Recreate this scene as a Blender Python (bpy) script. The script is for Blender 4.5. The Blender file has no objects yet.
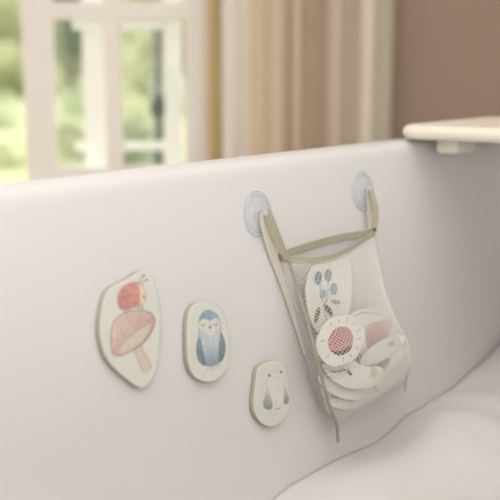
import bpy, bmesh, math, random
import numpy as np
from mathutils import Vector, Matrix, noise
random.seed(7)
R = math.radians
SC = bpy.context.scene
COL = SC.collection

# ------------------------------------------------------------------ frames
# room axes: the window wall runs along X, the room looks along +Y.  The tub stands at an angle in the room.
PITCH = R(10.2)
CAM = Vector((0, 0, .726))
TD = Vector((.6, .8, 0))            # along the tub
TN = Vector((.8, -.6, 0))           # across the tub, from the far wall into the tub
SL = .15                            # lean of the tub's inner wall
O = Vector((0, 1.4, .6))            # a point on the far inner rim
WD = (TN * SL - Vector((0, 0, 1))).normalized()     # down the inner wall
WN = (TN + Vector((0, 0, SL))).normalized()         # off the inner wall

def wall_pt(u, h, q=0.0):
    """u along the tub, h down its inner wall, q off the wall (metres)"""
    return O + TD * u + WD * h + WN * q
def tub_pt(u, w, z):
    return Vector((O.x, O.y, 0)) + TD * u + TN * w + Vector((0, 0, z))
FW = Vector((0, math.cos(PITCH), -math.sin(PITCH))); UP = Vector((0, math.sin(PITCH), math.cos(PITCH)))
def uh(px, py, q):
    """wall coordinates (u, h) of the point at image pixel (px, py), at distance q off the tub wall"""
    r = FW + Vector((1, 0, 0)) * ((px - 250) / 1000) + UP * ((250 - py) / 1000)
    t = (q - (CAM - O).dot(WN)) / r.dot(WN)
    p = CAM + r * t - O
    return p.dot(TD), p.dot(WD)
def at(px, py, q):
    u, h = uh(px, py, q)
    return wall_pt(u, h, q)

# ------------------------------------------------------------------ materials
def lin(c):
    return tuple(((v / 255) / 12.92 if v / 255 <= .04045 else ((v / 255 + .055) / 1.055) ** 2.4) for v in c)
def mat(name, rgb, rough=.5, noise_amt=.0, noise_scale=20, bump=0, bump_scale=60, spec=.5, coat=0, sss=0, trans=0, metal=0, alpha=1, sheen=0):
    m = bpy.data.materials.new(name); m.use_nodes = True
    nt = m.node_tree; b = nt.nodes['Principled BSDF']
    b.inputs['Base Color'].default_value = (*rgb, 1)
    b.inputs['Roughness'].default_value = rough
    b.inputs['Specular IOR Level'].default_value = spec
    b.inputs['Coat Weight'].default_value = coat
    b.inputs['Subsurface Weight'].default_value = sss
    b.inputs['Transmission Weight'].default_value = trans
    b.inputs['Metallic'].default_value = metal
    b.inputs['Alpha'].default_value = alpha
    b.inputs['Sheen Weight'].default_value = sheen
    if noise_amt:
        tc = nt.nodes.new('ShaderNodeTexCoord'); n = nt.nodes.new('ShaderNodeTexNoise'); r = nt.nodes.new('ShaderNodeValToRGB')
        n.inputs['Scale'].default_value = noise_scale; n.inputs['Detail'].default_value = 3
        r.color_ramp.elements[0].color = (*[v * (1 - noise_amt) for v in rgb], 1)
        r.color_ramp.elements[1].color = (*[min(1, v * (1 + noise_amt)) for v in rgb], 1)
        nt.links.new(tc.outputs['Object'], n.inputs['Vector']); nt.links.new(n.outputs['Fac'], r.inputs['Fac'])
        nt.links.new(r.outputs['Color'], b.inputs['Base Color'])
    if bump:
        tc = nt.nodes.new('ShaderNodeTexCoord'); n = nt.nodes.new('ShaderNodeTexNoise'); bp = nt.nodes.new('ShaderNodeBump')
        n.inputs['Scale'].default_value = bump_scale; n.inputs['Detail'].default_value = 4
        bp.inputs['Strength'].default_value = bump; bp.inputs['Distance'].default_value = .01
        nt.links.new(tc.outputs['Object'], n.inputs['Vector']); nt.links.new(n.outputs['Fac'], bp.inputs['Height'])
        nt.links.new(bp.outputs['Normal'], b.inputs['Normal'])
    return m
M = {}
M['tub'] = mat('tub_acrylic', (.70, .695, .69), .38, .015, 2.5, coat=.15)
M['board'] = mat('painted_board', (.80, .74, .63), .45, .04, 6)
M['foamtoy'] = mat('cream_foam', (.67, .68, .61), .7, .03, 40, bump=.15, bump_scale=300)
M['bagfoam'] = mat('white_foam', (.76, .76, .70), .7, .03, 40)
M['edge'] = mat('foam_side_shade', (.42, .385, .32), .8, .04, 40)  # sides of the foam pieces, darkened in colour to stand for shade
M['ribbon'] = mat('khaki_ribbon', (.40, .37, .265), .8, .10, 150, bump=.4, bump_scale=500, sheen=.2)
M['seam'] = mat('pale_seam_tape', (.62, .57, .48), .8, .06, 100)
M['net'] = mat('white_net', (.80, .785, .75), .6)
M['dark'] = mat('dark_stitch', (.10, .09, .07), .6)
M['paint'] = mat('window_paint', (.88, .85, .80), .5, .02, 3)
M['outpaint'] = mat('outer_sash_paint', (.86, .87, .84), .6)
M['wall'] = mat('plaster_paint', (.345, .245, .19), .8, .05, 3, bump=.1, bump_scale=40)
M['plain'] = mat('light_plaster', (.80, .77, .74), .8, .03, 3)
M['floor'] = mat('floor_boards', (.45, .33, .22), .5, .2, 5)
M['iron'] = mat('green_iron', (.03, .04, .03), .5)
M['bark'] = mat('bark', (.10, .07, .05), .9, .3, 10)
M['grass'] = mat('lawn', (.48, .50, .26), .9, .55, 1.5)
M['bubble'] = mat('soap_foam', (.66, .65, .645), .7, .01, 20)
M['metal'] = mat('chrome', (.6, .6, .62), .2, metal=1)
M['ceil'] = mat('ceiling_paint', (.80, .77, .72), .8)

def glassy(name, rgb, tr, rough=.1):
    m = bpy.data.materials.new(name); m.use_nodes = True
    nt = m.node_tree; nt.nodes.clear()
    o = nt.nodes.new('ShaderNodeOutputMaterial'); mx = nt.nodes.new('ShaderNodeMixShader')
    t = nt.nodes.new('ShaderNodeBsdfTransparent'); p = nt.nodes.new('ShaderNodeBsdfPrincipled')
    p.inputs['Base Color'].default_value = (*rgb, 1); p.inputs['Roughness'].default_value = rough
    mx.inputs[0].default_value = 1 - tr
    nt.links.new(t.outputs[0], mx.inputs[1]); nt.links.new(p.outputs[0], mx.inputs[2]); nt.links.new(mx.outputs[0], o.inputs[0])
    return m
M['pane'] = glassy('window_glass', (.8, .85, .85), .93, .05)
M['vinyl'] = glassy('clear_vinyl', (.66, .68, .76), .76, .2)
M['vinyl2'] = glassy('thick_vinyl', (.66, .68, .74), .6, .2)

def leafmat(name, c, tr):
    m = bpy.data.materials.new(name); m.use_nodes = True
    nt = m.node_tree; b = nt.nodes['Principled BSDF']
    tc = nt.nodes.new('ShaderNodeTexCoord'); n = nt.nodes.new('ShaderNodeTexNoise'); r = nt.nodes.new('ShaderNodeValToRGB')
    n.inputs['Scale'].default_value = 2.5
    r.color_ramp.elements[0].color = (*[v * .6 for v in c], 1); r.color_ramp.elements[1].color = (*[min(1, v * 1.5) for v in c], 1)
    nt.links.new(tc.outputs['Object'], n.inputs['Vector']); nt.links.new(n.outputs['Fac'], r.inputs['Fac']); nt.links.new(r.outputs['Color'], b.inputs['Base Color'])
    t = nt.nodes.new('ShaderNodeBsdfTranslucent'); mx = nt.nodes.new('ShaderNodeMixShader'); mx.inputs[0].default_value = tr
    nt.links.new(r.outputs['Color'], t.inputs['Color'])
    nt.links.new(b.outputs[0], mx.inputs[1]); nt.links.new(t.outputs[0], mx.inputs[2]); nt.links.new(mx.outputs[0], nt.nodes['Material Output'].inputs[0])
    return m
M['leaf_dark'] = leafmat('dark_leaves', (.20, .27, .15), .3)
M['leaf_mid'] = leafmat('mid_leaves', (.56, .62, .42), .45)
M['leaf_pale'] = leafmat('pale_leaves', (.66, .68, .44), .4)

def inkmat():
    m = bpy.data.materials.new('printed_ink'); m.use_nodes = True
    nt = m.node_tree; b = nt.nodes['Principled BSDF']; a = nt.nodes.new('ShaderNodeAttribute'); a.attribute_name = 'ink'
    b.inputs['Roughness'].default_value = .65
    nt.links.new(a.outputs['Color'], b.inputs['Base Color'])
    return m
M['ink'] = inkmat()

def clothmat():
    """curtain cloth in pale and beige bands, with fold shade painted across its width"""
    m = bpy.data.materials.new('banded_linen_fold_shade'); m.use_nodes = True
    nt = m.node_tree; b = nt.nodes['Principled BSDF']; b.inputs['Roughness'].default_value = .9
    uv = nt.nodes.new('ShaderNodeUVMap'); uv.uv_map = 'cloth'
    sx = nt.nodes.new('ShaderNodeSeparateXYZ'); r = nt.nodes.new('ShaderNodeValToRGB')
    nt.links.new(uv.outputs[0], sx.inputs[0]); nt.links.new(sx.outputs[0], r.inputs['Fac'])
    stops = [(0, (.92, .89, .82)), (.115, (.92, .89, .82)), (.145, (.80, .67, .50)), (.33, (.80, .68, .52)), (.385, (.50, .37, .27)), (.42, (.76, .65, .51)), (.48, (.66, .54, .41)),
             (.54, (.72, .61, .48)), (.585, (.45, .33, .25)), (.64, (.74, .64, .52)), (.83, (.75, .66, .54)), (.87, (.90, .88, .76)), (.90, (.60, .55, .43)), (1, (.60, .54, .43))]  # pale stops are cloth bands, dark stops paint the shade in the folds
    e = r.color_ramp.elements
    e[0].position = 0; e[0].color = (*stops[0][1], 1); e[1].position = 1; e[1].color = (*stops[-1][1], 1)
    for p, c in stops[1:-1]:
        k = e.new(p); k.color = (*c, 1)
    nt.links.new(r.outputs['Color'], b.inputs['Base Color'])
    t = nt.nodes.new('ShaderNodeBsdfTranslucent'); mx = nt.nodes.new('ShaderNodeMixShader'); mx.inputs[0].default_value = .25
    nt.links.new(r.outputs['Color'], t.inputs['Color']); nt.links.new(b.outputs[0], mx.inputs[1]); nt.links.new(t.outputs[0], mx.inputs[2])
    nt.links.new(mx.outputs[0], nt.nodes['Material Output'].inputs[0])
    return m
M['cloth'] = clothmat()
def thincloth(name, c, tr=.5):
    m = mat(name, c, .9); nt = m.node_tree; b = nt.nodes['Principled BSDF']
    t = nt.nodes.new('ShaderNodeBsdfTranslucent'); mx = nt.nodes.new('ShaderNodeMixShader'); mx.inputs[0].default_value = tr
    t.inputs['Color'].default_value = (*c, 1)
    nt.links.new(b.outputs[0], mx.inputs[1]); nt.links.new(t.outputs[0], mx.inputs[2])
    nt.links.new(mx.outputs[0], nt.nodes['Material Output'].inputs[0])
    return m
M['sunlit_edge'] = thincloth('sunlit_edge_cloth', (.88, .76, .48), .5)  # curtain edge in the sun, the sunlight put into its colour

# ------------------------------------------------------------------ helpers
def link(name, me, m=None, parent=None, smooth=False):
    o = bpy.data.objects.new(name, me); COL.objects.link(o)
    if m is not None:
        for mm in (m if isinstance(m, list) else [m]): me.materials.append(mm)
    if smooth:
        for p in me.polygons: p.use_smooth = True
    if parent is not None: o.parent = parent
    return o
def from_bm(name, bm, m=None, parent=None, smooth=False):
    bmesh.ops.recalc_face_normals(bm, faces=bm.faces)
    me = bpy.data.meshes.new(name); bm.to_mesh(me); bm.free()
    return link(name, me, m, parent, smooth)
def tag(o, label=None, cat=None, group=None, kind=None):
    if label: o['label'] = label
    if cat: o['category'] = cat
    if group: o['group'] = group
    if kind: o['kind'] = kind
    return o
def empty(name, loc, rz=0):
    o = bpy.data.objects.new(name, None); o.location = loc; o.rotation_euler = (0, 0, rz); o.empty_display_size = .05
    COL.objects.link(o); return o
def box(bm, x0, x1, y0, y1, z0, z1, bev=0):
    r = bmesh.ops.create_cube(bm, size=1)
    vs = r['verts']
    for v in vs:
        v.co = Vector(((x0 + x1) / 2 + v.co.x * (x1 - x0), (y0 + y1) / 2 + v.co.y * (y1 - y0), (z0 + z1) / 2 + v.co.z * (z1 - z0)))
    if bev:
        es = list({e for v in vs for e in v.link_edges})
        bmesh.ops.bevel(bm, geom=es, offset=bev, segments=3, affect='EDGES', profile=.5)
def strip(name, pts, side, width, thick, m, parent, samples=6):
    """a ribbon: pts centre line (world), side = list of width directions"""
    n = len(pts); P = [Vector(p) for p in pts]; S = side if isinstance(side, list) else [side] * n
    def cr(a, b, c, d, t): return .5 * ((2 * b) + (c - a) * t + (2 * a - 5 * b + 4 * c - d) * t * t + (3 * b - a - 3 * c + d) * t ** 3)
    C, D, W = [], [], []
    wl = width if isinstance(width, list) else [width] * n
    for i in range(n - 1):
        for k in range(samples):
            t = k / samples
            C.append(cr(P[max(i - 1, 0)], P[i], P[i + 1], P[min(i + 2, n - 1)], t)); D.append(S[i].lerp(S[i + 1], t)); W.append(wl[i] * (1 - t) + wl[i + 1] * t)
    C.append(P[-1]); D.append(S[-1]); W.append(wl[-1])
    bm = bmesh.new(); rings = []
    for i, c in enumerate(C):
        tg = (C[min(i + 1, len(C) - 1)] - C[max(i - 1, 0)]).normalized()
        d = (D[i] - tg * D[i].dot(tg)).normalized(); nn = tg.cross(d)
        rings.append([bm.verts.new(c + d * (a * W[i] / 2) + nn * (b * thick / 2)) for a, b in ((-1, -1), (1, -1), (1, 1), (-1, 1))])
    for a, b in zip(rings, rings[1:]):
        for k in range(4): bm.faces.new((a[k], a[(k + 1) % 4], b[(k + 1) % 4], b[k]))
    bm.faces.new(rings[0]); bm.faces.new(rings[-1])
    return from_bm(name, bm, m, parent)
def tube(bm, pts, rad, n=8):
    P = [Vector(p) for p in pts]; rings = []
    for i, c in enumerate(P):
        tg = (P[min(i + 1, len(P) - 1)] - P[max(i - 1, 0)]).normalized()
        a = tg.orthogonal().normalized() if i == 0 else (pa - tg * pa.dot(tg)).normalized()
        pa = a; b = tg.cross(a); r = rad[i] if isinstance(rad, list) else rad
        rings.append([bm.verts.new(c + (a * math.cos(k * 2 * math.pi / n) + b * math.sin(k * 2 * math.pi / n)) * r) for k in range(n)])
    for a, b in zip(rings, rings[1:]):
        for k in range(n): bm.faces.new((a[k], a[(k + 1) % n], b[(k + 1) % n], b[k]))
    bm.faces.new(rings[0]); bm.faces.new(rings[-1])
def lathe(bm, prof, n=48, mtx=Matrix()):
    rings = []
    for r, z in prof:
        if r < 1e-6: rings.append([bm.verts.new(mtx @ Vector((0, 0, z)))])
        else: rings.append([bm.verts.new(mtx @ Vector((r * math.cos(k * 2 * math.pi / n), r * math.sin(k * 2 * math.pi / n), z))) for k in range(n)])
    for a, b in zip(rings, rings[1:]):
        for k in range(n):
            k2 = (k + 1) % n
            if len(a) == 1 and len(b) > 1: bm.faces.new((a[0], b[k], b[k2]))
            elif len(b) == 1 and len(a) > 1: bm.faces.new((a[k], a[k2], b[0]))
            elif len(a) > 1: bm.faces.new((a[k], a[k2], b[k2], b[k]))

# ------------------------------------------------------------------ the room
YW = 3.40; XL, XR, YF, HT = -2.3, 2.5, -5.0, 2.6
WX0, WX1, WZ0, WZ1 = -1.80, -.135, .20, 2.15         # window_1 opening
def struct(name, bm, m): return tag(from_bm(name, bm, m), kind='structure')
bm = bmesh.new(); box(bm, XL, XR, YF, YW, -.1, 0); struct('floor', bm, M['floor'])
bm = bmesh.new(); box(bm, XL - .2, XR + .2, YF - .2, YW + .2, HT, HT + .15); struct('ceiling', bm, M['ceil'])
bm = bmesh.new()
box(bm, XL - .2, WX0, YW, YW + .2, -.1, HT); box(bm, WX1, XR + .2, YW, YW + .2, -.1, HT)
box(bm, WX0, WX1, YW, YW + .2, -.1, WZ0); box(bm, WX0, WX1, YW, YW + .2, WZ1, HT); struct('wall_back', bm, M['wall'])
bm = bmesh.new(); box(bm, XL - .2, XL, YF, YW, -.1, HT); struct('wall_left', bm, M['plain'])
Y2a, Y2b = -.9, 1.3
bm = bmesh.new()
box(bm, XR, XR + .2, YF, Y2a, -.1, HT); box(bm, XR, XR + .2, Y2b, YW, -.1, HT); box(bm, XR, XR + .2, Y2a, Y2b, -.1, .8); box(bm, XR, XR + .2, Y2a, Y2b, 2.3, HT)
struct('wall_right', bm, M['plain'])
X3a, X3b = -1.6, 1.4
bm = bmesh.new()
box(bm, XL - .2, X3a, YF - .2, YF, -.1, HT); box(bm, X3b, XR + .2, YF - .2, YF, -.1, HT); box(bm, X3a, X3b, YF - .2, YF, -.1, .7); box(bm, X3a, X3b, YF - .2, YF, 2.3, HT)
struct('wall_front', bm, M['plain'])
bm = bmesh.new(); box(bm, WX1 + .03, XR, YW - .016, YW, 0, .12, .003); struct('baseboard_back', bm, M['paint'])

# window_1: casement leaf with muntins, an open leaf to its left, an outer sash behind
def rails(bm, xs, zs, y0, y1, z0, z1, x0, x1):
    for a, b in xs: box(bm, a, b, y0, y1, z0, z1, .004)
    for a, b in zs: box(bm, x0, x1, y0 + .003, y1 - .003, a, b, .004)
w1 = tag(empty('window_1', (0, 0, 0)), kind='structure')
bm = bmesh.new()
box(bm, WX0, WX0 + .05, YW + .01, YW + .12, WZ0, WZ1); box(bm, WX1 - .012, WX1, YW + .01, YW + .12, WZ0, WZ1)
box(bm, WX0 + .05, WX1 - .012, YW + .01, YW + .12, WZ0, WZ0 + .06); box(bm, WX0 + .05, WX1 - .012, YW + .01, YW + .12, WZ1 - .05, WZ1)
from_bm('window_frame', bm, M['paint'], w1)
bm = bmesh.new(); rails(bm, [(-.765, -.665), (-.492, -.438), (-.218, -.149)], [(.262, .400), (.893, .950), (1.45, 1.50), (2.02, 2.095)], YW + .02, YW + .07, .262, 2.095, -.76, -.15)
from_bm('casement_sash', bm, M['paint'], w1)
bm = bmesh.new(); box(bm, -.70, -.20, YW + .043, YW + .047, .38, 2.05); from_bm('pane', bm, M['pane'], w1)
bm = bmesh.new(); rails(bm, [(-.585, -.515), (-.300, -.240)], [(.30, .36), (.445, .475), (.865, .905), (2.0, 2.08)], YW + .155, YW + .185, .30, 2.08, -.62, -.25)
from_bm('outer_sash', bm, M['outpaint'], w1)
bm = bmesh.new(); box(bm, WX0 - .03, WX1 + .03, YW - .10, YW + .01, WZ0 - .035, WZ0, .006); from_bm('window_sill', bm, M['paint'], w1)
def side_window(name, mtx, w, z0, z1):
    e = tag(empty(name, (0, 0, 0)), kind='structure'); bm = bmesh.new()
    for a in (-w / 2, -.02, w / 2 - .05): box(bm, a, a + .05, .06, .11, z0, z1)
    for a in (z0, (z0 + z1) / 2, z1 - .05): box(bm, -w / 2, w / 2, .063, .107, a, a + .05)
    bmesh.ops.transform(bm, matrix=mtx, verts=bm.verts); from_bm('window_frame', bm, M['paint'], e)
    bm = bmesh.new(); box(bm, -w / 2 + .02, w / 2 - .02, .083, .087, z0 + .02, z1 - .02)
    bmesh.ops.transform(bm, matrix=mtx, verts=bm.verts); from_bm('pane', bm, M['pane'], e)
side_window('unseen_window_2', Matrix.Translation((XR, (Y2a + Y2b) / 2, 0)) @ Matrix.Rotation(R(-90), 4, 'Z'), Y2b - Y2a, .8, 2.3)  # unseen window, added for light from the right
side_window('unseen_window_3', Matrix.Translation(((X3a + X3b) / 2, YF, 0)) @ Matrix.Rotation(R(180), 4, 'Z'), X3b - X3a, .7, 2.3)  # unseen window behind the camera, added to bring in fill light

# ------------------------------------------------------------------ curtains
def curtain(name, x0, x1, y, z0, z1, folds, amp, m, parent=None, seed=0, uv=True, cuts=260):
    rnd = random.Random(seed); ph = [rnd.uniform(0, 6.28) for _ in range(4)]
    bm = bmesh.new(); L = bm.loops.layers.uv.new('cloth'); rows = []; us = []
    for j in range(9):
        v = j / 8; row = []
        for i in range(cuts + 1):
            s = i / cuts
            a = 2 * math.pi * folds * (s + .012 * math.sin(9 * s + ph[0] + v * .5))
            yy = y + amp * (math.sin(a + ph[1]) + .35 * math.sin(2.1 * a + ph[2] + v)) + .004 * math.sin(31 * s + ph[3])
            xx = x0 + (x1 - x0) * s + amp * .35 * math.cos(a + ph[1]) * (1 if 0 < s < 1 else 0)
            row.append(bm.verts.new((xx, yy, z0 + (z1 - z0) * v)))
        rows.append(row)
    for j in range(8):
        for i in range(cuts):
            f = bm.faces.new((rows[j][i], rows[j][i + 1], rows[j + 1][i + 1], rows[j + 1][i]))
            for l, (a, b) in zip(f.loops, ((i, j), (i + 1, j), (i + 1, j + 1), (i, j + 1))): l[L].uv = (a / cuts, b / 8)
    o = from_bm(name, bm, m, parent, True)
    sd = o.modifiers.new('thickness', 'SOLIDIFY'); sd.thickness = .002
    return o
CY = 3.27
cu = tag(empty('curtain', (.2, CY, .02)), 'long beige curtain with pale bands and painted fold shade, hanging in folds to the right of the window', 'curtain')
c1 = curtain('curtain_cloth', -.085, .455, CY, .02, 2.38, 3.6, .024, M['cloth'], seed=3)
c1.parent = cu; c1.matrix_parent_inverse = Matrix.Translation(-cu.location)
c2 = curtain('curtain_sunlit_edge', -.138, -.098, CY + .025, .02, 2.38, 1.2, .008, M['sunlit_edge'], seed=5, cuts=40)  # narrow strip of curtain edge, tinted as sunlit
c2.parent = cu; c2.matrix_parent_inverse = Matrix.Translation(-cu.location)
bm = bmesh.new(); tube(bm, [(-2.0, CY, 2.40), (.6, CY, 2.40)], .014, 16)
for x in (-1.9, .52): tube(bm, [(x, CY, 2.40), (x, YW, 2.40)], .008, 8)
rod = tag(from_bm('curtain_rod', bm, M['metal'], None, True), 'slim metal curtain rod above the garden window', 'curtain rod')

# ------------------------------------------------------------------ outdoors
bm = bmesh.new(); box(bm, -22, 16, YW + .2, 40, -.45, -.35); g = struct('ground', bm, M['grass'])
def foliage(name, c, r, n, size, m, parent, seed):
    rnd = random.Random(seed); bm = bmesh.new()
    lobes = [(Vector((rnd.gauss(0, .45) * r.x, rnd.gauss(0, .45) * r.y, rnd.gauss(0, .45) * r.z)), rnd.uniform(.35, .6)) for _ in range(12)]
    for _ in range(n):
        lc, lr = rnd.choice(lobes); d = Vector((rnd.gauss(0, 1), rnd.gauss(0, 1), rnd.gauss(0, 1))).normalized() * rnd.uniform(.5, 1) ** .5
        p = Vector(c) + lc + Vector((d.x * r.x, d.y * r.y, d.z * r.z)) * lr
        a = Vector((rnd.gauss(0, 1), rnd.gauss(0, 1), rnd.gauss(0, 1))).normalized(); b = a.orthogonal().normalized(); s = size * rnd.uniform(.6, 1.3)
        bm.faces.new([bm.verts.new(p + a * s), bm.verts.new(p + b * s * .45), bm.verts.new(p - a * s), bm.verts.new(p - b * s * .45)])
    me = bpy.data.meshes.new(name); bm.to_mesh(me); bm.free()
    return link(name, me, m, parent)
def tree(kind, base, cz, r, n, size, m, label, cat, seed, trunk=.12):
    e = tag(empty(kind, base), label, cat)
    foliage('foliage', (0, 0, cz), Vector(r), n, size, m, e, seed)
    bm = bmesh.new(); tube(bm, [(0, 0, 0), (.05, 0, cz * .5), (0, .04, cz)], [trunk, trunk * .8, trunk * .5], 10)
    for k in range(4):
        a = k * 1.6 + seed; tube(bm, [(0, 0, cz * .6), (math.cos(a) * r[0] * .5, math.sin(a) * r[1] * .5, cz + r[2] * .3)], [trunk * .5, trunk * .15], 6)
    from_bm('trunk', bm, M['bark'], e)
tree('tree', (-5.35, 30, -.35), 3.5, (1.0, 1.0, 1.4), 6000, .12, M['leaf_dark'], 'dark green tree beyond the lawn, seen through the upper left window pane', 'tree', 1, .1)
tree('tree', (-3.5, 12.5, -.35), 2.7, (.7, .8, 1.1), 5000, .08, M['leaf_mid'], 'mid green tree at the left edge beyond the open window', 'tree', 2)
tree('bush', (-9.6, 38, -.35), 1.0, (2.2, 1.2, 1.0), 4000, .14, M['leaf_pale'], 'low pale bush far across the lawn at the left edge', 'bush', 4, .05)
tree('tree', (-2.6, 37, -.35), 3.2, (2.6, 1.5, 2.6), 8000, .18, M['leaf_pale'], 'pale sunlit tree far off behind the iron garden post', 'tree', 6, .18)
tree('hedge', (-9.5, 44, -.35), 2.2, (9, 1.2, 2.6), 16000, .20, M['leaf_pale'], 'long pale sunlit hedge closing the far end of the lawn', 'hedge', 11, .1)
tree('bush', (-6.3, 20, -.35), .55, (.6, .5, .45), 2500, .08, M['leaf_mid'], 'small green bush on the lawn left of the window leaf', 'bush', 9, .04)
for x, y, w_, h_, mk, lb in ((-3.05, 11.5, .42, .30, 'leaf_pale', 'low yellow-green shrub on the lawn at the lower left edge, outside the open window'),
        (-4.9, 19, .55, .40, 'leaf_mid', 'green shrub in the middle of the lawn at the left edge, outside the open window'),
        (-2.25, 12.5, .34, .30, 'leaf_pale', 'low yellow-green shrub seen low through the left window pane'),
        (-3.9, 23, .55, .50, 'leaf_mid', 'green shrub seen halfway up the left window pane, below the dark tree'),
        (-1.25, 11.2, .30, .34, 'leaf_mid', 'low green shrub seen low through the right window pane, left of the iron post'),
        (-2.1, 20, .50, .50, 'leaf_pale', 'yellow-green shrub seen halfway up the right window pane, behind the iron post'),
        (-1.55, 24, .5, .6, 'leaf_mid', 'green shrub seen at the right edge of the right window pane')):
    b_ = tag(empty('shrub', (x, y, -.35)), lb, 'shrub', 'low shrubs dotted over the lawn')
    foliage('foliage', (0, 0, h_ * .6), Vector((w_, w_, h_)), 900, .05, M[mk], b_, int(x * -100))
    bm = bmesh.new(); tube(bm, [(0, 0, 0), (.01, 0, h_ * .4), (0, .02, h_ * .7)], [.02, .015, .006], 8); from_bm('stem', bm, M['bark'], b_)
e = tag(empty('garden_post', (-.42, 4.62, -.35)), 'slender dark iron post on the lawn outside the window', 'post')
bm = bmesh.new(); tube(bm, [(0, 0, 0), (0, 0, .92), (0, 0, .921), (0, 0, 1.26)], [.022, .022, .014, .014], 12); from_bm('shaft', bm, M['iron'], e, True)
bm = bmesh.new(); lathe(bm, [(0, .86), (.034, .87), (.038, .92), (.030, .96), (0, .965)], 16); from_bm('collar', bm, M['iron'], e, True)
bm = bmesh.new(); lathe(bm, [(0, 1.25), (.024, 1.26), (.024, 1.275), (0, 1.30)], 16); from_bm('finial', bm, M['iron'], e, True)

# ------------------------------------------------------------------ bathtub
U0, U1, WMAX, RC = -1.15, 1.36, .78, .30
def contour(off, n_corner=18, ns=40):
    r = max(RC - off * .9, .06)
    a0, a1, b0, b1 = U0 + off, U1 - off, off, WMAX - off
    pts = []
    cs = [(a1 - r, b0 + r, -90), (a1 - r, b1 - r, 0), (a0 + r, b1 - r, 90), (a0 + r, b0 + r, 180)]
    for i, (cx, cy, st) in enumerate(cs):
        for k in range(n_corner + 1):
            t = R(st + 90 * k / n_corner); pts.append((cx + r * math.cos(t), cy + r * math.sin(t)))
        nx = cs[(i + 1) % 4]; t2 = R(nx[2]); e0 = pts[-1]; e1 = (nx[0] + r * math.cos(t2), nx[1] + r * math.sin(t2))
        for k in range(1, ns): pts.append((e0[0] + (e1[0] - e0[0]) * k / ns, e0[1] + (e1[1] - e0[1]) * k / ns))
    return pts
prof = [(.10, 0.0), (.09, .008), (.05, .2), (-.01, .42), (-.045, .545), (-.056, .567), (-.061, .580), (-.060, .590), (-.055, .598), (-.046, .602), (-.030, .6028), (-.016, .6025), (-.007, .600), (-.001, .5955), (.002, .589)]
prof += [(SL * (.6 - z), z) for z in (.575, .55, .5, .45, .4, .35, .3, .25, .2, .15)]
prof += [(.075, .105), (.088, .08), (.108, .06), (.14, .048), (.19, .042), (.27, .04)]
bm = bmesh.new(); rings = [[bm.verts.new(tub_pt(u, w, z)) for u, w in contour(off)] for off, z in prof]
for a, b in zip(rings, rings[1:]):
    n = len(a)
    for k in range(n): bm.faces.new((a[k], a[(k + 1) % n], b[(k + 1) % n], b[k]))
bm.faces.new(rings[0]); bm.faces.new(rings[-1])
tub = tag(from_bm('bathtub', bm, M['tub'], None, True), 'white freestanding bathtub with smooth leaning sides and rolled rim', 'bathtub')

# bath foam
bm = bmesh.new(); NU, NW = 240, 90; gv = []
for i in range(NU + 1):
    row = []
    for j in range(NW + 1):
        u = U0 + .082 + (U1 - U0 - .164) * i / NU; w = .071 + (WMAX - .142) * j / NW
        # pull the patch into the rounded plan of the tub
        r = .24
        for cx, sx in ((U1 - .082 - r, 1), (U0 + .082 + r, -1)):
            for cw, sw in ((.071 + r, -1), (WMAX - .071 - r, 1)):
                dx, dw = (u - cx) * sx, (w - cw) * sw
                if dx > 0 and dw > 0:
                    m_ = max(dx, dw); l_ = math.hypot(dx, dw)
                    u = cx + dx * m_ / l_ * sx; w = cw + dw * m_ / l_ * sw
        z = .128 + .024 * noise.noise(Vector((u * 4.2, w * 4.2, 3.1))) + .010 * noise.noise(Vector((u * 10, w * 10, 1)))
        z += .085 * math.exp(-((u - .84) / .24) ** 2 - ((w - .16) / .2) ** 2) + .03 * math.exp(-((u - .33) / .16) ** 2 - ((w - .17) / .1) ** 2)
        row.append(bm.verts.new(tub_pt(u, w, z)))
    gv.append(row)
for i in range(NU):
    for j in range(NW): bm.faces.new((gv[i][j], gv[i + 1][j], gv[i + 1][j + 1], gv[i][j + 1]))
# skirt down into the tub so that the foam has a body
ring = [gv[i][0] for i in range(NU + 1)] + [gv[NU][j] for j in range(1, NW + 1)] + [gv[i][NW] for i in range(NU - 1, -1, -1)] + [gv[0][j] for j in range(NW - 1, 0, -1)]
cc = tub_pt((U0 + U1) / 2, WMAX / 2, 0); low = []
for v in ring:
    p = v.co.copy(); q = cc + (p - cc) * .955; q.z = .065; low.append(bm.verts.new(q))
for k in range(len(ring)): bm.faces.new((ring[k], ring[(k + 1) % len(ring)], low[(k + 1) % len(ring)], low[k]))
bm.faces.new(low)
foam = tag(from_bm('bath_foam', bm, M['bubble'], None, True), 'soft white soap foam lying along the bottom of the tub', 'foam', kind='stuff')

# bath board across the rim
bb = empty('bath_board', tub_pt(.66, .38, .604)); RZT = math.atan2(TD.y, TD.x); bb.rotation_euler.z = RZT
tag(bb, 'cream bath board with rounded ends lying across the tub rim', 'bath board')
# local frame: x along tub, y = away from the camera across the tub (= -w)
def rrect(x0, x1, y0, y1, r, n=10):
    return [(cx + r * math.cos(R(a0 + 90 * k / n)), cy + r * math.sin(R(a0 + 90 * k / n))) for cx, cy, a0 in ((x1 - r, y1 - r, 0), (x0 + r, y1 - r, 90), (x0 + r, y0 + r, 180), (x1 - r, y0 + r, 270)) for k in range(n + 1)]
bm = bmesh.new(); lv = [(.011 * (1 - math.sin(R(a))), .001 + .013 - .013 * math.cos(R(a))) for a in range(0, 181, 15)]
rs = [[bm.verts.new((x, y, z)) for x, y in rrect(-.195 + o_, .215 - o_, -.50 + o_, .405 - o_, .035)] for o_, z in lv]
for a, b in zip(rs, rs[1:]):
    for k in range(len(a)): bm.faces.new((a[k], a[(k + 1) % len(a)], b[(k + 1) % len(a)], b[k])).smooth = True
bm.faces.new(rs[0]); bm.faces.new(rs[-1])
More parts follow.
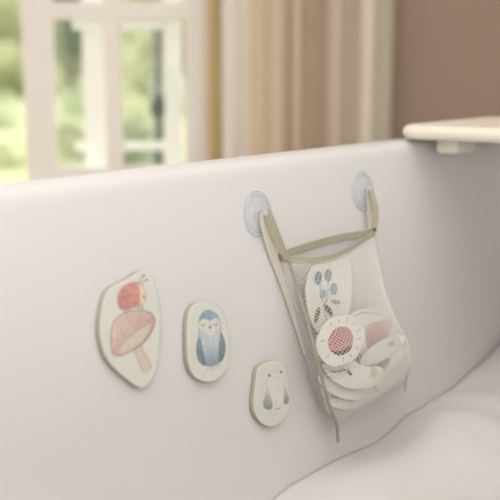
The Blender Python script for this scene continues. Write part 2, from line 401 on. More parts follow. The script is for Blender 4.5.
from_bm('board_top', bm, M['board'], bb)
for y in (.335, -.335):
    bm = bmesh.new(); box(bm, -.135, -.055, y - .022, y + .022, -.026, .002, .007); from_bm('support_foot', bm, M['board'], bb, True)
    bm = bmesh.new(); box(bm, .125, .205, y - .022, y + .022, -.026, .002, .007); from_bm('support_foot', bm, M['board'], bb, True)

# ------------------------------------------------------------------ suction cups
WROT = Matrix((( TD.x, -WD.x, WN.x), (TD.y, -WD.y, WN.y), (TD.z, -WD.z, WN.z))).to_4x4()   # local x along tub, y up the wall, z off the wall
def wall_frame(u, h, q=0): return Matrix.Translation(wall_pt(u, h, q)) @ WROT
def cup(u, h, rad, label):
    e = empty('suction_cup', (0, 0, 0)); e.matrix_world = wall_frame(u, h, .0006); tag(e, label, 'suction cup', 'clear suction cups holding the net bag')
    bm = bmesh.new(); lathe(bm, [(rad, 0), (rad, .0012), (rad * .985, .0020), (rad * .80, .0024), (rad * .76, .0028), (rad * .45, .0040), (.010, .0060), (0, .0062)], 56)
    bm2 = from_bm('cup_disc', bm, M['vinyl'], e, True)
    bm = bmesh.new()
    for rr, zz, tt in ((rad * .985, .0018, .0007), (rad * .80, .0030, .0006)):
        n = 56; m_ = 8; rs = [[bm.verts.new(((rr + tt * math.cos(b * 2 * math.pi / m_)) * math.cos(a * 2 * math.pi / n), (rr + tt * math.cos(b * 2 * math.pi / m_)) * math.sin(a * 2 * math.pi / n), zz + tt * math.sin(b * 2 * math.pi / m_))) for b in range(m_)] for a in range(n)]
        for a in range(n):
            for b in range(m_): bm.faces.new((rs[a][b], rs[(a + 1) % n][b], rs[(a + 1) % n][(b + 1) % m_], rs[a][(b + 1) % m_]))
    from_bm('cup_rim', bm, M['vinyl2'], e, True)
    bm = bmesh.new(); lathe(bm, [(0, .0060), (.0040, .0060), (.0038, .013), (.0055, .0145), (.006, .0175), (.0045, .0190), (0, .0195)], 24)
    k = from_bm('knob', bm, M['vinyl2'], e, True); k['label'] = 'thicker clear knob'
cup(.0017, .0743, .0325, 'clear suction cup holding the wide strap, the one farther from the bath board')
cup(.2916, .0695, .0325, 'clear suction cup on the tub wall, the one nearer the cream bath board')

# ------------------------------------------------------------------ printed foam pictures
def in_poly(X, Y, poly):
    ins = np.zeros(X.shape, bool); n = len(poly)
    for i in range(n):
        x0, y0 = poly[i]; x1, y1 = poly[(i + 1) % n]
        if y0 == y1: continue
        c = ((y0 > Y) != (y1 > Y)) & (X < (x1 - x0) * (Y - y0) / (y1 - y0) + x0); ins ^= c
    return ins
def smooth_poly(poly, it=2):
    for _ in range(it):
        q = []
        for i in range(len(poly)):
            a, b = poly[i], poly[(i + 1) % len(poly)]
            q += [(a[0] * .75 + b[0] * .25, a[1] * .75 + b[1] * .25), (a[0] * .25 + b[0] * .75, a[1] * .25 + b[1] * .75)]
        poly = q
    return poly
def seg_d(X, Y, a, b):
    dx, dy = b[0] - a[0], b[1] - a[1]; t = np.clip(((X - a[0]) * dx + (Y - a[1]) * dy) / (dx * dx + dy * dy + 1e-9), 0, 1)
    return np.hypot(X - a[0] - t * dx, Y - a[1] - t * dy)
def poly_d(X, Y, poly):
    d = np.full(X.shape, 1e9)
    for i in range(len(poly)): d = np.minimum(d, seg_d(X, Y, poly[i], poly[(i + 1) % len(poly)]))
    return np.where(in_poly(X, Y, poly), d, -d)
def vnoise(X, Y, s, seed):
    r = np.random.RandomState(seed); g = r.rand(64, 64); x = X * s + 11; y = Y * s + 7
    xi = np.floor(x).astype(int); yi = np.floor(y).astype(int); fx = x - xi; fy = y - yi; fx = fx * fx * (3 - 2 * fx); fy = fy * fy * (3 - 2 * fy)
    a = g[xi % 64, yi % 64]; b = g[(xi + 1) % 64, yi % 64]; c = g[xi % 64, (yi + 1) % 64]; d = g[(xi + 1) % 64, (yi + 1) % 64]
    return (a * (1 - fx) + b * fx) * (1 - fy) + (c * (1 - fx) + d * fx) * fy
CREAM = np.array(lin((232, 232, 220)))
class Art:
    """water colour picture sampled on a fine grid; x right, y down, image pixel coordinates"""
    def __init__(s, x0, x1, y0, y1, step=.3):
        s.step = step; s.X, s.Y = np.meshgrid(np.arange(x0, x1, step), np.arange(y0, y1, step), indexing='ij')
        s.C = np.ones(s.X.shape + (3,)) * CREAM; s.A = np.zeros(s.X.shape)
    def lay(s, a, col):
        a = np.clip(a, 0, 1); col = np.array(col) if not callable(col) else col
        s.C = s.C * (1 - a[..., None]) + col * a[..., None]; s.A = np.maximum(s.A, a)
    def poly(s, pts, rgb, soft=.5, edge=None, grad=None, sm=2, seed=1, nz=.25, op=1):
        p = smooth_poly(pts, sm); d = poly_d(s.X, s.Y, p); c = np.ones(s.X.shape + (3,)) * np.array(lin(rgb))
        if grad:      # (rgb2, x0,y0,x1,y1): pigment runs from rgb to rgb2
            g2, xa, ya, xb, yb = grad; t = np.clip(((s.X - xa) * (xb - xa) + (s.Y - ya) * (yb - ya)) / ((xb - xa) ** 2 + (yb - ya) ** 2), 0, 1)[..., None]
            c = c * (1 - t) + np.array(lin(g2)) * t
        k = vnoise(s.X, s.Y, .35, seed) * .6 + vnoise(s.X, s.Y, 1.1, seed + 3) * .4
        c = c * (1 + nz * (k - .5))[..., None]
        if edge is not None:
            t = np.clip(1 - d / edge[1], 0, 1)[..., None]; c = c * (1 - t) + np.array(lin(edge[0])) * t
        s.lay((d / soft + .5) * op, c)
    def ell(s, cx, cy, rx, ry, rgb, rot=0, soft=.5, op=1, seed=2, edge=None):
        n = 20; ca, sa = math.cos(R(rot)), math.sin(R(rot))
        s.poly([(cx + rx * math.cos(t) * ca - ry * math.sin(t) * sa, cy + rx * math.cos(t) * sa + ry * math.sin(t) * ca) for t in [2 * math.pi * i / n for i in range(n)]], rgb, soft, edge=edge, sm=0, seed=seed, op=op)
    def line(s, pts, w, rgb, op=1):
        d = np.full(s.X.shape, 1e9)
        for a, b in zip(pts, pts[1:]): d = np.minimum(d, seg_d(s.X, s.Y, a, b))
        s.lay((w / 2 - d) / .4 * .5 + .5 if op == 1 else np.clip((w / 2 - d) / .4 * .5 + .5, 0, 1) * op, np.ones(s.X.shape + (3,)) * np.array(lin(rgb)))
    def build(s, name, J, parent, z, label=None, strength=.84):
        """J maps image pixels to local metres"""
        A = s.A; keep = (A[:-1, :-1] > .12) | (A[1:, :-1] > .12) | (A[1:, 1:] > .12) | (A[:-1, 1:] > .12)
        used = np.zeros(A.shape, bool)
        used[:-1, :-1] |= keep; used[1:, :-1] |= keep; used[1:, 1:] |= keep; used[:-1, 1:] |= keep
        idx = -np.ones(A.shape, int); idx[used] = np.arange(used.sum())
        vs = [(*J(x, y), z) for x, y in zip(s.X[used], s.Y[used])]
        i, j = np.nonzero(keep); fs = list(zip(idx[i, j + 1].tolist(), idx[i + 1, j + 1].tolist(), idx[i + 1, j].tolist(), idx[i, j].tolist()))
        me = bpy.data.meshes.new(name); me.from_pydata(vs, [], fs); me.update()
        ca = me.color_attributes.new('ink', 'FLOAT_COLOR', 'POINT'); col = np.ones((len(vs), 4)); col[:, :3] = (s.C[used] * strength + CREAM * (1 - strength)) * .88; ca.data.foreach_set('color', col.ravel())
        o = link(name, me, M['ink'], parent)
        if label: o['label'] = label
        return o
def slab(name, pts, thick, parent, mats=('foamtoy', 'edge'), bev=.0009, edge_idx=1):
    """foam piece cut to an outline (local metres), rounded at its front edge"""
    bm = bmesh.new(); n = len(pts)
    # insets computed from the vertex normals
    P = [Vector((x, y)) for x, y in pts]; area = sum(P[i].x * P[(i + 1) % n].y - P[(i + 1) % n].x * P[i].y for i in range(n))
    if area < 0: P.reverse()
    def off(dist):
        out = []
        for i in range(n):
            t = (P[(i + 1) % n] - P[i - 1]).normalized(); out.append(P[i] + Vector((-t.y, t.x)) * dist)
        return out
    lv = [(0.0006, 0), (0, .0006), (0, thick - bev * 1.6), (bev * .35, thick - bev * .5), (bev * 1.2, thick - .00005), (bev * 2.2, thick)]
    rs = [[bm.verts.new((p.x, p.y, z)) for p in off(d)] for d, z in lv]
    for li, (a, b) in enumerate(zip(rs, rs[1:])):
        for k in range(n):
            f = bm.faces.new((a[k], a[(k + 1) % n], b[(k + 1) % n], b[k])); f.material_index = 1 if li < 3 else 0; f.smooth = True
    bm.faces.new(rs[0]).material_index = 1; bm.faces.new(rs[-1]).material_index = 0
    return from_bm(name, bm, [M[k] for k in mats], parent)

TH = .008
def wall_sticker(name, label, u0, h0, outline_mm, prints, J4, px0):
    """outline in wall millimetres; J4 = millimetres along/down the wall per image pixel"""
    e = empty(name, (0, 0, 0)); e.matrix_world = wall_frame(u0 / 1000, h0 / 1000, .0004)
    tag(e, label, 'bath toy', 'foam picture pieces stuck to the tub wall')
    lw = u0 - min(u for u, h in outline_mm); outline_mm = [(u + max(0, (u0 - u) / lw) * 8.5, h) for u, h in outline_mm]
    out = smooth_poly([((u - u0) / 1000, -(h - h0) / 1000) for u, h in outline_mm], 2)
    slab('foam_base', out, TH, e)
    ux, hx, uy, hy = J4; cx, cy = px0
    J = lambda x, y: ((ux * (x - cx) + uy * (y - cy)) / 1000, -(hx * (x - cx) + hy * (y - cy)) / 1000)
    for nm, art, lb in prints: art.build(nm, J, e, TH + .0002 + .0001 * (prints.index((nm, art, lb))), lb)

# toadstool and beetle
a1 = Art(106, 157, 305, 377)
a1.poly([(130, 349), (140, 343.5), (142.6, 352), (147.5, 360.5), (151.5, 367), (148, 371.5), (144, 373.5), (139.5, 371), (137, 362), (133.5, 355)], (214, 196, 180), .8, edge=((190, 150, 140), 1.6), grad=((222, 205, 192), 134, 348, 148, 372), seed=3)
a1.poly([(110, 350), (109.2, 338), (110, 328), (113, 320.5), (119, 314.5), (126, 311), (134, 309.6), (143, 309.8), (149.5, 311.5), (153.8, 316), (154.6, 322), (152.5, 329), (148, 337), (143, 343), (138, 347.5), (129, 352), (121, 355.5), (115, 356), (111.5, 354)], (200, 152, 146), .6, edge=((180, 110, 110), 2.2), grad=((220, 198, 186), 146, 336, 120, 316), seed=5, nz=.4)
a1.poly([(116.5, 353.5), (118.5, 347), (124, 340), (131, 334), (138, 329), (145, 325), (150, 321.5), (149.5, 328), (145.5, 336), (140, 343), (134, 348), (126, 352), (120, 354)], (212, 206, 190), .6, edge=((176, 128, 118), .9), seed=8)
for k in range(9):
    t = k / 8; a1.line([(131.5, 350), (119 + 30 * t, 351 - 27 * t)], .35, (170, 150, 130), .35)
a1.line([(112.6, 326), (112, 333), (113, 337)], 1.3, (240, 222, 218), .8)
for x, y in ((113.5, 342), (119, 322), (129, 316), (140, 314), (147, 316), (124, 330)): a1.ell(x, y, 1.2, .9, (232, 186, 180), soft=.8, op=.7)
a2 = Art(112, 149, 271, 319)
a2.line([(137.5, 283.5), (138.6, 278.5), (142, 275)], .8, (130, 100, 92)); a2.line([(140, 284), (141.5, 280.5), (145, 279)], .8, (130, 100, 92))
a2.ell(142.5, 274.6, 1, 1, (70, 62, 60)); a2.ell(145.4, 278.9, 1, 1, (60, 54, 54))
for (x, y, dx) in ((124.6, 308, -1.6), (127.6, 307, -1.2), (136.8, 305, .8), (140.2, 303.5, 1.3)):
    a2.line([(x, y), (x + dx * .4, y + 4.8)], 1.0, (84, 80, 92)); a2.line([(x + dx * .4 - 1.6, y + 5.4), (x + dx * .4, y + 4.6), (x + dx * .4 + 1.2, y + 5.6)], .9, (84, 82, 96))
a2.poly([(116, 303), (116.4, 296), (119.5, 289), (125, 284.5), (131, 282), (137, 281.8), (141, 285), (144.2, 290), (145.6, 295.5), (144.6, 300.5), (141.5, 304), (137, 306.4), (128, 309), (121, 310.6), (118, 308.5)], (200, 118, 104), .6, edge=((176, 84, 76), 1.4), grad=((212, 142, 130), 118, 306, 134, 284), seed=11, nz=.5)
a2.poly([(136.4, 282.2), (140.5, 285), (144, 290), (145.4, 295.5), (144.4, 300.4), (141.5, 303.6), (138, 305), (138.6, 297), (137.8, 289)], (242, 212, 202), .8, edge=((216, 160, 146), .7), seed=12)
a2.line([(136.2, 283), (138, 290), (138.4, 298), (137.4, 306)], .5, (228, 180, 168), .8)
a2.line([(120.5, 298.5), (125, 297.5), (129, 295)], .7, (140, 58, 56), .9)
a2.ell(142.3, 296.4, .95, 1.7, (24, 20, 24)); a2.ell(129.6, 301, 1.3, 1, (228, 160, 132), soft=.8); a2.ell(131, 290, 1.2, 1, (216, 138, 122), soft=.8); a2.ell(122, 303.5, 1.2, 1, (216, 140, 120), soft=.8)
MUSH = [(-245.3, 116.2), (-232.7, 125.6), (-231.9, 141.6), (-227.5, 161.2), (-229.4, 185.9), (-238.9, 217.4), (-248.6, 240.1), (-261.5, 250.9), (-276.5, 255.7), (-294.8, 243.5), (-318.1, 224.6), (-335.5, 206.7), (-341.0, 187.0), (-340.5, 167.9), (-330.1, 143.9), (-319.6, 130.5), (-308.5, 125.1), (-289.8, 122.4), (-272.1, 119.2), (-257.6, 114.5)]
wall_sticker('foam_bath_picture', 'largest cream foam piece, printed with a red beetle on a pink toadstool', -281.9, 181.4, MUSH,
    [('printed_toadstool', a1, 'pink toadstool with pale gills'), ('printed_beetle', a2, 'small red beetle with pale pink face')], (1.67, .35, -.22, 1.17), (130, 330))
# owl
a3 = Art(192, 228, 306, 376)
for x, y in ((206.5, 364), (209.5, 364.5), (212.5, 364), (215.5, 363), (217.8, 362)): a3.line([(x, y), (x + (x - 212) * .06, y + 6)], .9, (206, 150, 116), .9)
a3.poly([(205.8, 309.5), (200, 313.5), (197, 320), (197, 330), (196.5, 342), (196.5, 352), (199.5, 361), (204.5, 366.2), (212, 366.6), (219, 363), (222, 353), (222, 343), (220.4, 333), (219, 321), (216, 314), (211, 310.5)], (196, 208, 216), .6, edge=((122, 150, 170), 1.4), grad=((92, 126, 152), 207, 342, 211, 370), seed=21, nz=.35)
a3.poly([(205.8, 308.8), (199.5, 313.5), (197, 321), (199, 324), (203, 319), (206.5, 319.5), (208, 321.5), (211, 318.5), (215, 319), (218.8, 323), (218, 316), (212.5, 311)], (128, 154, 172), .7, grad=((150, 174, 192), 200, 316, 218, 316), seed=22, nz=.3)
a3.ell(202.6, 325.2, 5.2, 6.4, (226, 224, 214), soft=1); a3.ell(213.8, 324.4, 4.8, 6.2, (226, 222, 212), soft=1); a3.ell(208.6, 331, 4, 4.6, (226, 218, 206), soft=1)
a3.ell(202.2, 327, 2, 1.6, (236, 196, 184), op=.4, soft=1.2); a3.ell(214.6, 326.4, 1.9, 1.5, (236, 196, 184), op=.4, soft=1.2)
a3.poly([(206.3, 326), (210.4, 325.6), (208.6, 330)], (150, 124, 84), .5, sm=1)
a3.line([(199.8, 325), (201.5, 326), (203.2, 325)], .8, (70, 66, 74)); a3.line([(212.6, 324), (214.2, 324.8), (215.8, 323.6)], .8, (70, 66, 74))
a3.poly([(197.5, 337), (195.2, 343), (194.8, 352), (197, 361), (203, 366.6), (204.8, 364), (202.6, 356), (200.4, 346), (199.2, 338)], (84, 112, 128), .6, edge=((52, 78, 98), 1), grad=((116, 146, 160), 198, 362, 198, 338), seed=25, nz=.5)
a3.poly([(219.6, 331), (223.4, 340), (224.4, 348), (223.4, 356), (220.5, 362), (217.6, 362.6), (217, 354), (217.6, 344), (218.6, 336)], (84, 112, 126), .6, edge=((56, 82, 100), 1), grad=((116, 146, 160), 220, 360, 220, 334), seed=26, nz=.5)
for k in range(4): a3.line([(197 + k * 1.3, 346 + k * 2), (199 + k * 1.3, 357 + k * 2)], .4, (52, 76, 94), .5); a3.line([(219 + k * 1.1, 342 + k), (218.6 + k * 1.1, 356 + k)], .4, (52, 76, 94), .5)
for k in range(7): a3.line([(203 + k * 2.1, 338 + (k % 2) * 5), (203.4 + k * 2.1, 342 + (k % 2) * 5)], .5, (206, 218, 224), .5)
OWL = [(-139.9, 172.9), (-120.7, 180.5), (-105.6, 195.3), (-101.9, 218.4), (-104.5, 244.9), (-110.6, 263.7), (-122.8, 275.2), (-143.3, 278.9), (-163.2, 275.8), (-182.8, 267.5), (-195.3, 254.6), (-198.5, 237.9), (-192.6, 207.0), (-185.7, 185.3), (-175.3, 174.3), (-159.7, 170.6)]
wall_sticker('foam_bath_picture', 'rounded cream foam piece printed with a blue owl', -147.5, 224.0, OWL, [('printed_owl', a3, 'blue owl with pale face and dark wings')], (1.99, .43, -.25, 1.27), (206, 341))
# bear
a4 = Art(260, 290, 366, 413)
a4.poly([(267, 372.5), (270.5, 370.5), (275, 369), (279.5, 369), (282.4, 374), (282.8, 382), (285, 390), (287.6, 398), (286.4, 404), (281, 407), (276, 409.6), (269, 410.4), (262.8, 407.8), (262, 402), (264, 394), (265.4, 386), (265.8, 378)], (228, 228, 220), .7, edge=((196, 198, 186), .9), seed=31, nz=.1)
a4.poly([(265.6, 384), (264, 394), (261.8, 402), (262.4, 408), (267, 409.8), (271.5, 408), (270.5, 400), (267.5, 392)], (126, 138, 128), 1.4, grad=((214, 216, 206), 264, 406, 268, 388), seed=33, nz=.6)
a4.poly([(283, 383), (285.2, 391), (288, 398), (287, 403.5), (283, 405), (281.8, 400), (283.4, 393), (282.6, 387)], (120, 134, 124), 1.2, grad=((200, 204, 194), 286, 403, 283, 386), seed=34, nz=.6)
a4.ell(276, 408.6, 2.4, 1, (150, 156, 146), soft=1.2, op=.7); a4.ell(268, 375.4, 1.15, 1.5, (66, 72, 72), soft=.7); a4.ell(279.4, 371.6, 1.0, 1.5, (66, 72, 72), soft=.7)
a4.line([(272, 372.4), (274, 371.2), (275.8, 372)], .5, (150, 146, 140), .8); a4.line([(272, 377.6), (275, 378.2), (278, 375.6)], .5, (176, 176, 166), .8)
BEAR = [(-9.7, 281.8), (9.8, 287.6), (18.1, 302.0), (17.6, 319.4), (17.4, 343.0), (11.6, 360.1), (-4.3, 370.3), (-25.0, 373.3), (-46.6, 368.8), (-66.5, 356.7), (-77.7, 340.1), (-75.4, 324.1), (-65.5, 305.5), (-57.1, 286.5), (-46.1, 280.6), (-28.6, 280.2)]
wall_sticker('foam_bath_picture', 'smallest cream foam piece, printed with a white bear cub, nearest the net bag', -25.4, 325.0, BEAR, [('printed_bear', a4, 'white bear with grey-green arms')], (2.32, .61, -.27, 1.37), (270, 393))

# ------------------------------------------------------------------ foam pieces inside the bag
def bag_toy(label, px, py, q, yaw, pitch, outline, prints=(), th=.005, mats=('bagfoam', 'edge')):
    """outline in image pixels of about 1.5 mm around (px, py)"""
    c = at(px, py, q); dep = (c - CAM).dot(FW) / 1000
    e = empty('foam_bath_toy', (0, 0, 0)); e.matrix_world = Matrix.Translation(c) @ Matrix.Rotation(R(yaw), 4, 'Z') @ Matrix.Rotation(R(90 - pitch), 4, 'X')
    tag(e, label, 'bath toy', 'foam pieces inside the net bag')
    kx, ky = dep / math.cos(R(yaw)) * (1 + 0), dep / math.cos(R(PITCH * 57.3 - pitch))
    J = lambda x, y: ((x - px) * kx, -(y - py) * ky - (x - px) * kx * math.sin(R(yaw)) * math.sin(PITCH) * -1)
    slab('foam_base', smooth_poly([J(x, y) for x, y in outline], 2), th, e, mats)
    for k, (nm, art, lb) in enumerate(prints): art.build(nm, J, e, th + .0002 + .0001 * k, lb, .97)
# blue flower sprig
f1 = Art(304, 352, 262, 332, .35)
f1.line([(322, 325), (320, 305), (318, 280)], .8, (150, 156, 130)); f1.line([(320, 305), (326, 290), (327, 280)], .8, (150, 156, 130)); f1.line([(321, 302), (330, 292)], .6, (150, 156, 130)); f1.line([(321, 291), (331, 290)], .6, (150, 160, 150))
for x, y, rx, ry, c in ((317.3, 274, 4, 6.6, (112, 140, 160)), (327.8, 275, 4, 6, (118, 146, 166)), (320, 291, 3.4, 4.6, (150, 170, 182)), (332.3, 290.6, 3.8, 6, (140, 160, 176))):
    f1.ell(x, y, rx, ry, c, soft=.8, seed=int(x)); f1.line([(x, y + ry * .7), (x, y - ry * .5)], .6, (196, 208, 216), .7)
f1.ell(312, 309, 2.6, 7.5, (120, 116, 88), rot=22, seed=41); f1.ell(324.5, 309, 2.4, 8, (100, 96, 70), rot=-26, seed=42); f1.ell(333, 304, 2, 6, (176, 160, 140), rot=-60, seed=43); f1.ell(315.4, 327, 2, 4, (74, 80, 66), rot=25, seed=44)
bag_toy('tall foam piece with blue flowers at the back of the net bag', 328, 297, .026, 44, 9, [(303, 300), (303, 280), (307, 267), (315, 260), (327, 258), (341, 259), (351, 266), (355, 280), (353, 300), (348, 320), (334, 334), (316, 334), (307, 320)], [('printed_flowers', f1, 'blue flowers on thin stems')])
# pink fan piece
f3 = Art(342, 402, 300, 358, .35)
f3.poly([(361, 321), (374, 322), (392, 325), (394, 333), (386, 342), (376, 353), (362, 352)], (200, 128, 118), 1.2, grad=((218, 172, 158), 372, 338, 362, 322), seed=51, nz=.3)
f3.line([(345, 307), (362, 308), (378, 315), (392, 326)], 1.3, (190, 156, 138), .8); f3.line([(354, 314), (361, 322), (366, 330)], .8, (206, 176, 160), .7)
bag_toy('foam piece with a salmon pink patch, behind the round flower', 373, 330, .036, 42, 9, [(343, 306), (352, 303), (364, 304), (377, 311), (389, 320), (397, 332), (394, 343), (382, 352), (366, 356), (352, 346), (345, 326)], [('printed_petal', f3, 'salmon pink patch')])
# oval piece
f4 = Art(355, 408, 336, 366, .35)
f4.ell(390.5, 346.5, 4, 2.2, (150, 148, 142), rot=8, soft=1, seed=61); 
bag_toy('white oval foam piece with a grey spot, right of the round flower', 381, 350, .052, 34, 12, [(355, 352), (366, 344), (384, 339), (400, 339), (407, 345), (403, 353), (387, 358), (368, 361), (356, 360)], [('printed_spot', f4, 'grey spot')])
f9 = Art(362, 392, 350, 376, .35)
f9.poly([(369, 359), (392, 357), (386, 364), (378, 371)], (140, 134, 126), 1, seed=71, sm=1)  # triangle of shadow between the pieces, painted on the foam
bag_toy('foam piece with a painted grey shadow at the lower right of the bag', 387, 370, .030, 40, 9, [(366, 356), (404, 352), (409, 360), (404, 374), (394, 386), (380, 390), (370, 382)], [('shadow_patch', f9, 'painted grey shadow')])
# stack
f5 = Art(364, 382, 368, 388, .35); f5.ell(372.5, 377, 4, 5.4, (214, 190, 156), soft=1, seed=81)
f5b = Art(320, 352, 358, 376, .35); f5b.ell(347, 371, 1.4, 3.6, (60, 64, 58), rot=-30); f5b.line([(329, 365), (336, 367), (343, 367)], 1.6, (110, 112, 92), .8)
bag_toy('foam piece with a small tan spot, uppermost of the stack under the round flower', 353, 371, .050, 30, 14, [(319, 352), (338, 352), (354, 360), (364, 370), (380, 373), (386, 380), (382, 388), (370, 392), (352, 390), (338, 383), (324, 368)], [('printed_spot', f5, 'tan spot'), ('printed_leaf', f5b, 'dark leaf tips')])
bag_toy('plain white foam piece, second of the stack under the round flower', 345, 384, .0375, 32, 14, [(315, 366), (330, 366), (350, 376), (368, 388), (374, 396), (366, 404), (348, 402), (332, 393), (319, 379)])
f6 = Art(322, 352, 388, 406, .35); f6.line([(329, 393.5), (336, 396), (343, 400), (350, 405)], 1.5, (140, 136, 116), .8)
bag_toy('foam piece with a thin dark leaf line, third of the stack under the round flower', 340, 396, .028, 34, 14, [(317, 378), (330, 380), (350, 390), (362, 400), (364, 408), (354, 413), (340, 411), (325, 400)], [('printed_leaf', f6, 'thin dark leaf line')])
bag_toy('small plain foam piece lying lowest in the net bag', 336, 407, .0195, 36, 14, [(320, 392), (334, 394), (348, 402), (354, 411), (350, 420), (338, 420), (327, 411)])
# round flower piece in front
f2 = Art(312, 366, 314, 367, .35)
for k in range(14):
    a = k * 2 * math.pi / 14 + .2; x, y = 339 + 18 * math.cos(a), 340 + 18 * math.sin(a)
    if math.cos(a) > -.3 or k % 2: f2.line([(x, y), (x + 3.4 * math.cos(a), y + 3.4 * math.sin(a))], .8, (150, 160, 150), .9)
f2.ell(338.6, 341, 13.2, 14.2, (200, 136, 130), soft=.8, seed=91, edge=((176, 104, 98), 1.8))
f2.poly([(327, 346), (333, 350), (341, 351), (348, 347), (351, 348), (348, 353), (341, 355.6), (333, 353.5)], (96, 62, 56), 1, seed=92)
for k in range(16):
    a = k * 2.4; r_ = 2.3 * math.sqrt(k); f2.ell(338.6 + r_ * math.cos(a), 339 + r_ * math.sin(a), .9, .9, (150, 80, 78), soft=.6, op=.7)
bag_toy('round cream foam flower with a pink centre at the front of the net bag', 338, 340, .056, 30, 10, [(339 + 26 * math.cos(t) * (1 + .025 * math.cos(6 * t)), 340.5 + 25.5 * math.sin(t) * (1 + .025 * math.cos(6 * t))) for t in [2 * math.pi * k / 30 for k in range(30)]], [('printed_flower', f2, 'pink flower centre')])

# ------------------------------------------------------------------ net bag
bag = empty('net_bag', at(345, 330, .003)); bag['label'] = 'white net bag with khaki straps, full of foam toys, hanging from two suction cups'; bag['category'] = 'bag'
BI = Matrix.Translation(-bag.location)
def own(o, parent=bag): o.parent = parent; o.matrix_parent_inverse = BI if parent is bag else Matrix(); return o
QS = .020
QL = [.020, .027, .036, .044, .045, .038, .018]
Lp = [uh(x, y, q) for (x, y), q in zip(((287, 258), (297, 290), (306, 320), (314, 350), (322, 383), (329, 408), (336, 426)), QL)]
Rp = [uh(x, y, QS) for x, y in ((374, 232), (379, 262), (383, 290), (391, 316), (403, 338), (409, 358), (406, 379))]
FB = [.030, .040, .048, .054, .054, .040, .002]       # bulge of the front net
BB = [.014, .016, .017, .017, .017, .016, .001]       # back net towards the tub wall
def pw(arr, t):
    t = max(0, min(.99999, t)) * (len(arr) - 1); i = int(t); f = t - i; a, b = arr[i], arr[i + 1]
    f = f * f * (3 - 2 * f) * .3 + f * .7
    return tuple(p + (r - p) * f for p, r in zip(a, b)) if isinstance(a, tuple) else a + (b - a) * f
RL = [uh(x, y, .004) for x, y in ((278, 256), (285, 290), (296, 325), (305, 355), (312, 385), (322, 408), (335, 427))]
def pouch(s, t, front=True):
    l, r = pw(Lp, t), pw(Rp, t); ql = pw(QL, t)
    if front:
        u = l[0] + (r[0] - l[0]) * s; h = l[1] + (r[1] - l[1]) * s; k = max(math.sin(math.pi * s ** (.8 - .22 * (1 - t) ** 3)), 0) ** (.6 + .4 * (1 - t) ** 3)
        return wall_pt(u, h + .012 * k * (1 - t) ** 2, ql + (QS - ql) * s + pw(FB, t) * k)
    g = pw(RL, t); e = min(1, (1 - t) * 6); qr = QS + (.004 - QS) * e
    if s < .1: f = s / .1; return wall_pt(l[0] + (g[0] - l[0]) * f, l[1] + (g[1] - l[1]) * f, ql + (qr - ql) * f)
    f = (s - .1) / .9; q = qr if f < .85 else qr + (QS - qr) * (f - .85) / .15
    return wall_pt(g[0] + (r[0] - g[0]) * f, g[1] + (r[1] - g[1]) * f - .004 * math.sin(math.pi * f) * (1 - t) ** 2, q)
def net(name, front, nx, ny):
    bm = bmesh.new(); V = {}
    for i in range(nx + 1):
        for j in range(ny + 1):
            if (i + j) % 2 == 0: V[i, j] = bm.verts.new(pouch(i / nx, j / ny, front))
    for i in range(1, nx):
        for j in range(1, ny):
            if (i + j) % 2 == 1: bm.faces.new((V[i - 1, j], V[i, j - 1], V[i + 1, j], V[i, j + 1]))
    for j in range(1, ny, 1):
        for i in (0, nx):
            if (i + j) % 2 == 1:
                k = 1 if i == 0 else nx - 1; bm.faces.new((V[i, j - 1], V[k, j], V[i, j + 1]))
    o = from_bm(name, bm, M['net'])
    w = o.modifiers.new('threads', 'WIREFRAME'); w.thickness = .0008 if front else .0006; w.use_replace = True; w.use_even_offset = False
    return own(o)
net('front_net', True, 88, 88)
net('back_net', False, 76, 84)
CV = -FW
# opening band, front and back, one closed loop
def loop_pts():
    f = [pouch(s, 0.0, True) for s in [i / 12 for i in range(13)]]; b = [pouch(s, 0.0, False) for s in [i / 12 for i in range(11, 0, -1)]]
    return f + b + [f[0]]
own(strip('opening_band', [p + WD * .001 for p in loop_pts()], -WD, .0105, .0018, M['ribbon'], None, 3))
# side seams with loose ends
def seam(pts, name, m, w=.0045, lab=None):
    o = own(strip(name, pts, TD, w, .0028, m, None, 5))
    if lab: o['label'] = lab
lp = [wall_pt(*pw(Lp, t / 12), pw(QL, t / 12) + .002) for t in range(13)] + [at(337.5, 434, .018), at(338, 442, .016)]
seam(lp, 'side_seam', M['ribbon'], lab='khaki left seam with loose end')
rp = [wall_pt(*pw(Rp, t / 9), QS + .001) for t in range(10)] + [at(405.5, 384, .018), at(406, 391, .016)]
seam(rp, 'side_seam', M['seam'], .0032)
# knots where the straps meet the band
for (x, y, q), rr, mk in (((287, 259, .024), .0028, 'ribbon'), ((374.6, 229.5, .024), .0030, 'dark')):
    bm = bmesh.new(); bmesh.ops.create_uvsphere(bm, u_segments=12, v_segments=8, radius=rr, matrix=Matrix.Translation(at(x, y, q))); own(from_bm('snap_button', bm, M[mk], None, True))
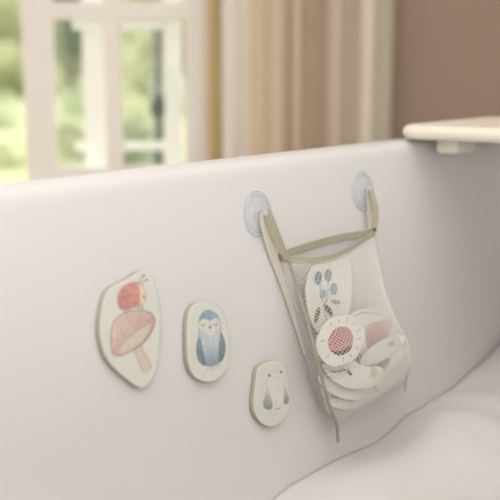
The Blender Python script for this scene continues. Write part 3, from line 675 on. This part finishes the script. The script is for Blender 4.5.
# straps
S1 = (Vector((1, 0, 0)) + Vector((0, .35, .25))).normalized()
own(strip('strap', [at(266, 211, .017), at(269.5, 220, .018), at(276, 236, .019), at(282, 249, .020), at(287, 259, .021)], S1, [.012, .015, .014, .011, .009], .0014, M['ribbon'], None))
o = own(strip('strap', [at(263.5, 212, .0155), at(265, 224, .012), at(270, 243, .009), at(275, 260, .007), at(285, 290, .006), at(296, 325, .006), at(305, 355, .006)], S1, [.010, .014, .014, .012, .008, .005, .004], .0014, M['seam'], None)); o['label'] = 'paler rear strap'
o = own(strip('strap', [at(369.5, 190, .0155), at(369.8, 201, .012), at(370.5, 215, .010), at(371.5, 231, .012)], S1, [.010, .012, .011, .010], .0014, M['seam'], None)); o['label'] = 'paler rear strap'
own(strip('strap', [at(370, 189, .017), at(373.6, 199, .021), at(375.8, 210, .023), at(375.2, 221, .022), at(373.4, 232, .020)], S1, [.008, .009, .010, .010, .009], .0014, M['ribbon'], None))

# ------------------------------------------------------------------ light
def area(name, loc, rot, sx, sy, power, col):
    l = bpy.data.lights.new(name, 'AREA'); l.shape = 'RECTANGLE'; l.size = sx; l.size_y = sy; l.energy = power; l.color = col
    o = bpy.data.objects.new(name, l); o.location = loc; o.rotation_euler = rot; COL.objects.link(o)
area('fill_right', (XR - .02, (Y2a + Y2b) / 2, 1.55), (0, R(90), 0), 1.4, 2.1, 3, (1, .985, .97))  # area lamp added at the unseen right window, weak fill
area('fill_front', ((X3a + X3b) / 2, YF + .02, 1.5), (R(90), 0, 0), 2.9, 1.5, 90, (1, .99, .98))  # area lamp added at the unseen front window to light the tub evenly
area('overhead_fill', (.0, -.5, HT - .02), (0, 0, 0), 3.4, 4.2, 84, (1, .985, .975))  # broad overhead lamp added out of view to brighten the lower tub
s = bpy.data.lights.new('sun', 'SUN'); s.energy = 4.4; s.angle = R(1); s.color = (1, .94, .80)
so = bpy.data.objects.new('sun', s); so.rotation_euler = Vector((.75, -.28, -.62)).to_track_quat('-Z', 'Y').to_euler(); COL.objects.link(so)
w = bpy.data.worlds.new('World'); SC.world = w; w.use_nodes = True
bg = w.node_tree.nodes['Background']; bg.inputs[0].default_value = (.93, .97, 1, 1); bg.inputs[1].default_value = 1.5

# ------------------------------------------------------------------ camera
cam = bpy.data.cameras.new('camera'); co = bpy.data.objects.new('camera', cam); COL.objects.link(co)
co.location = CAM; co.rotation_euler = (R(90) - PITCH, 0, 0)
cam.sensor_width = 36; cam.lens = 72; cam.clip_start = .02
cam.dof.use_dof = True; cam.dof.focus_distance = 1.42; cam.dof.aperture_fstop = 3.1
SC.camera = co
SC.view_settings.view_transform = 'Standard'; SC.view_settings.look = 'None'; SC.view_settings.gamma = 1; SC.view_settings.exposure = 0
SC.view_settings.use_curve_mapping = False
SC.cycles.use_denoising = True
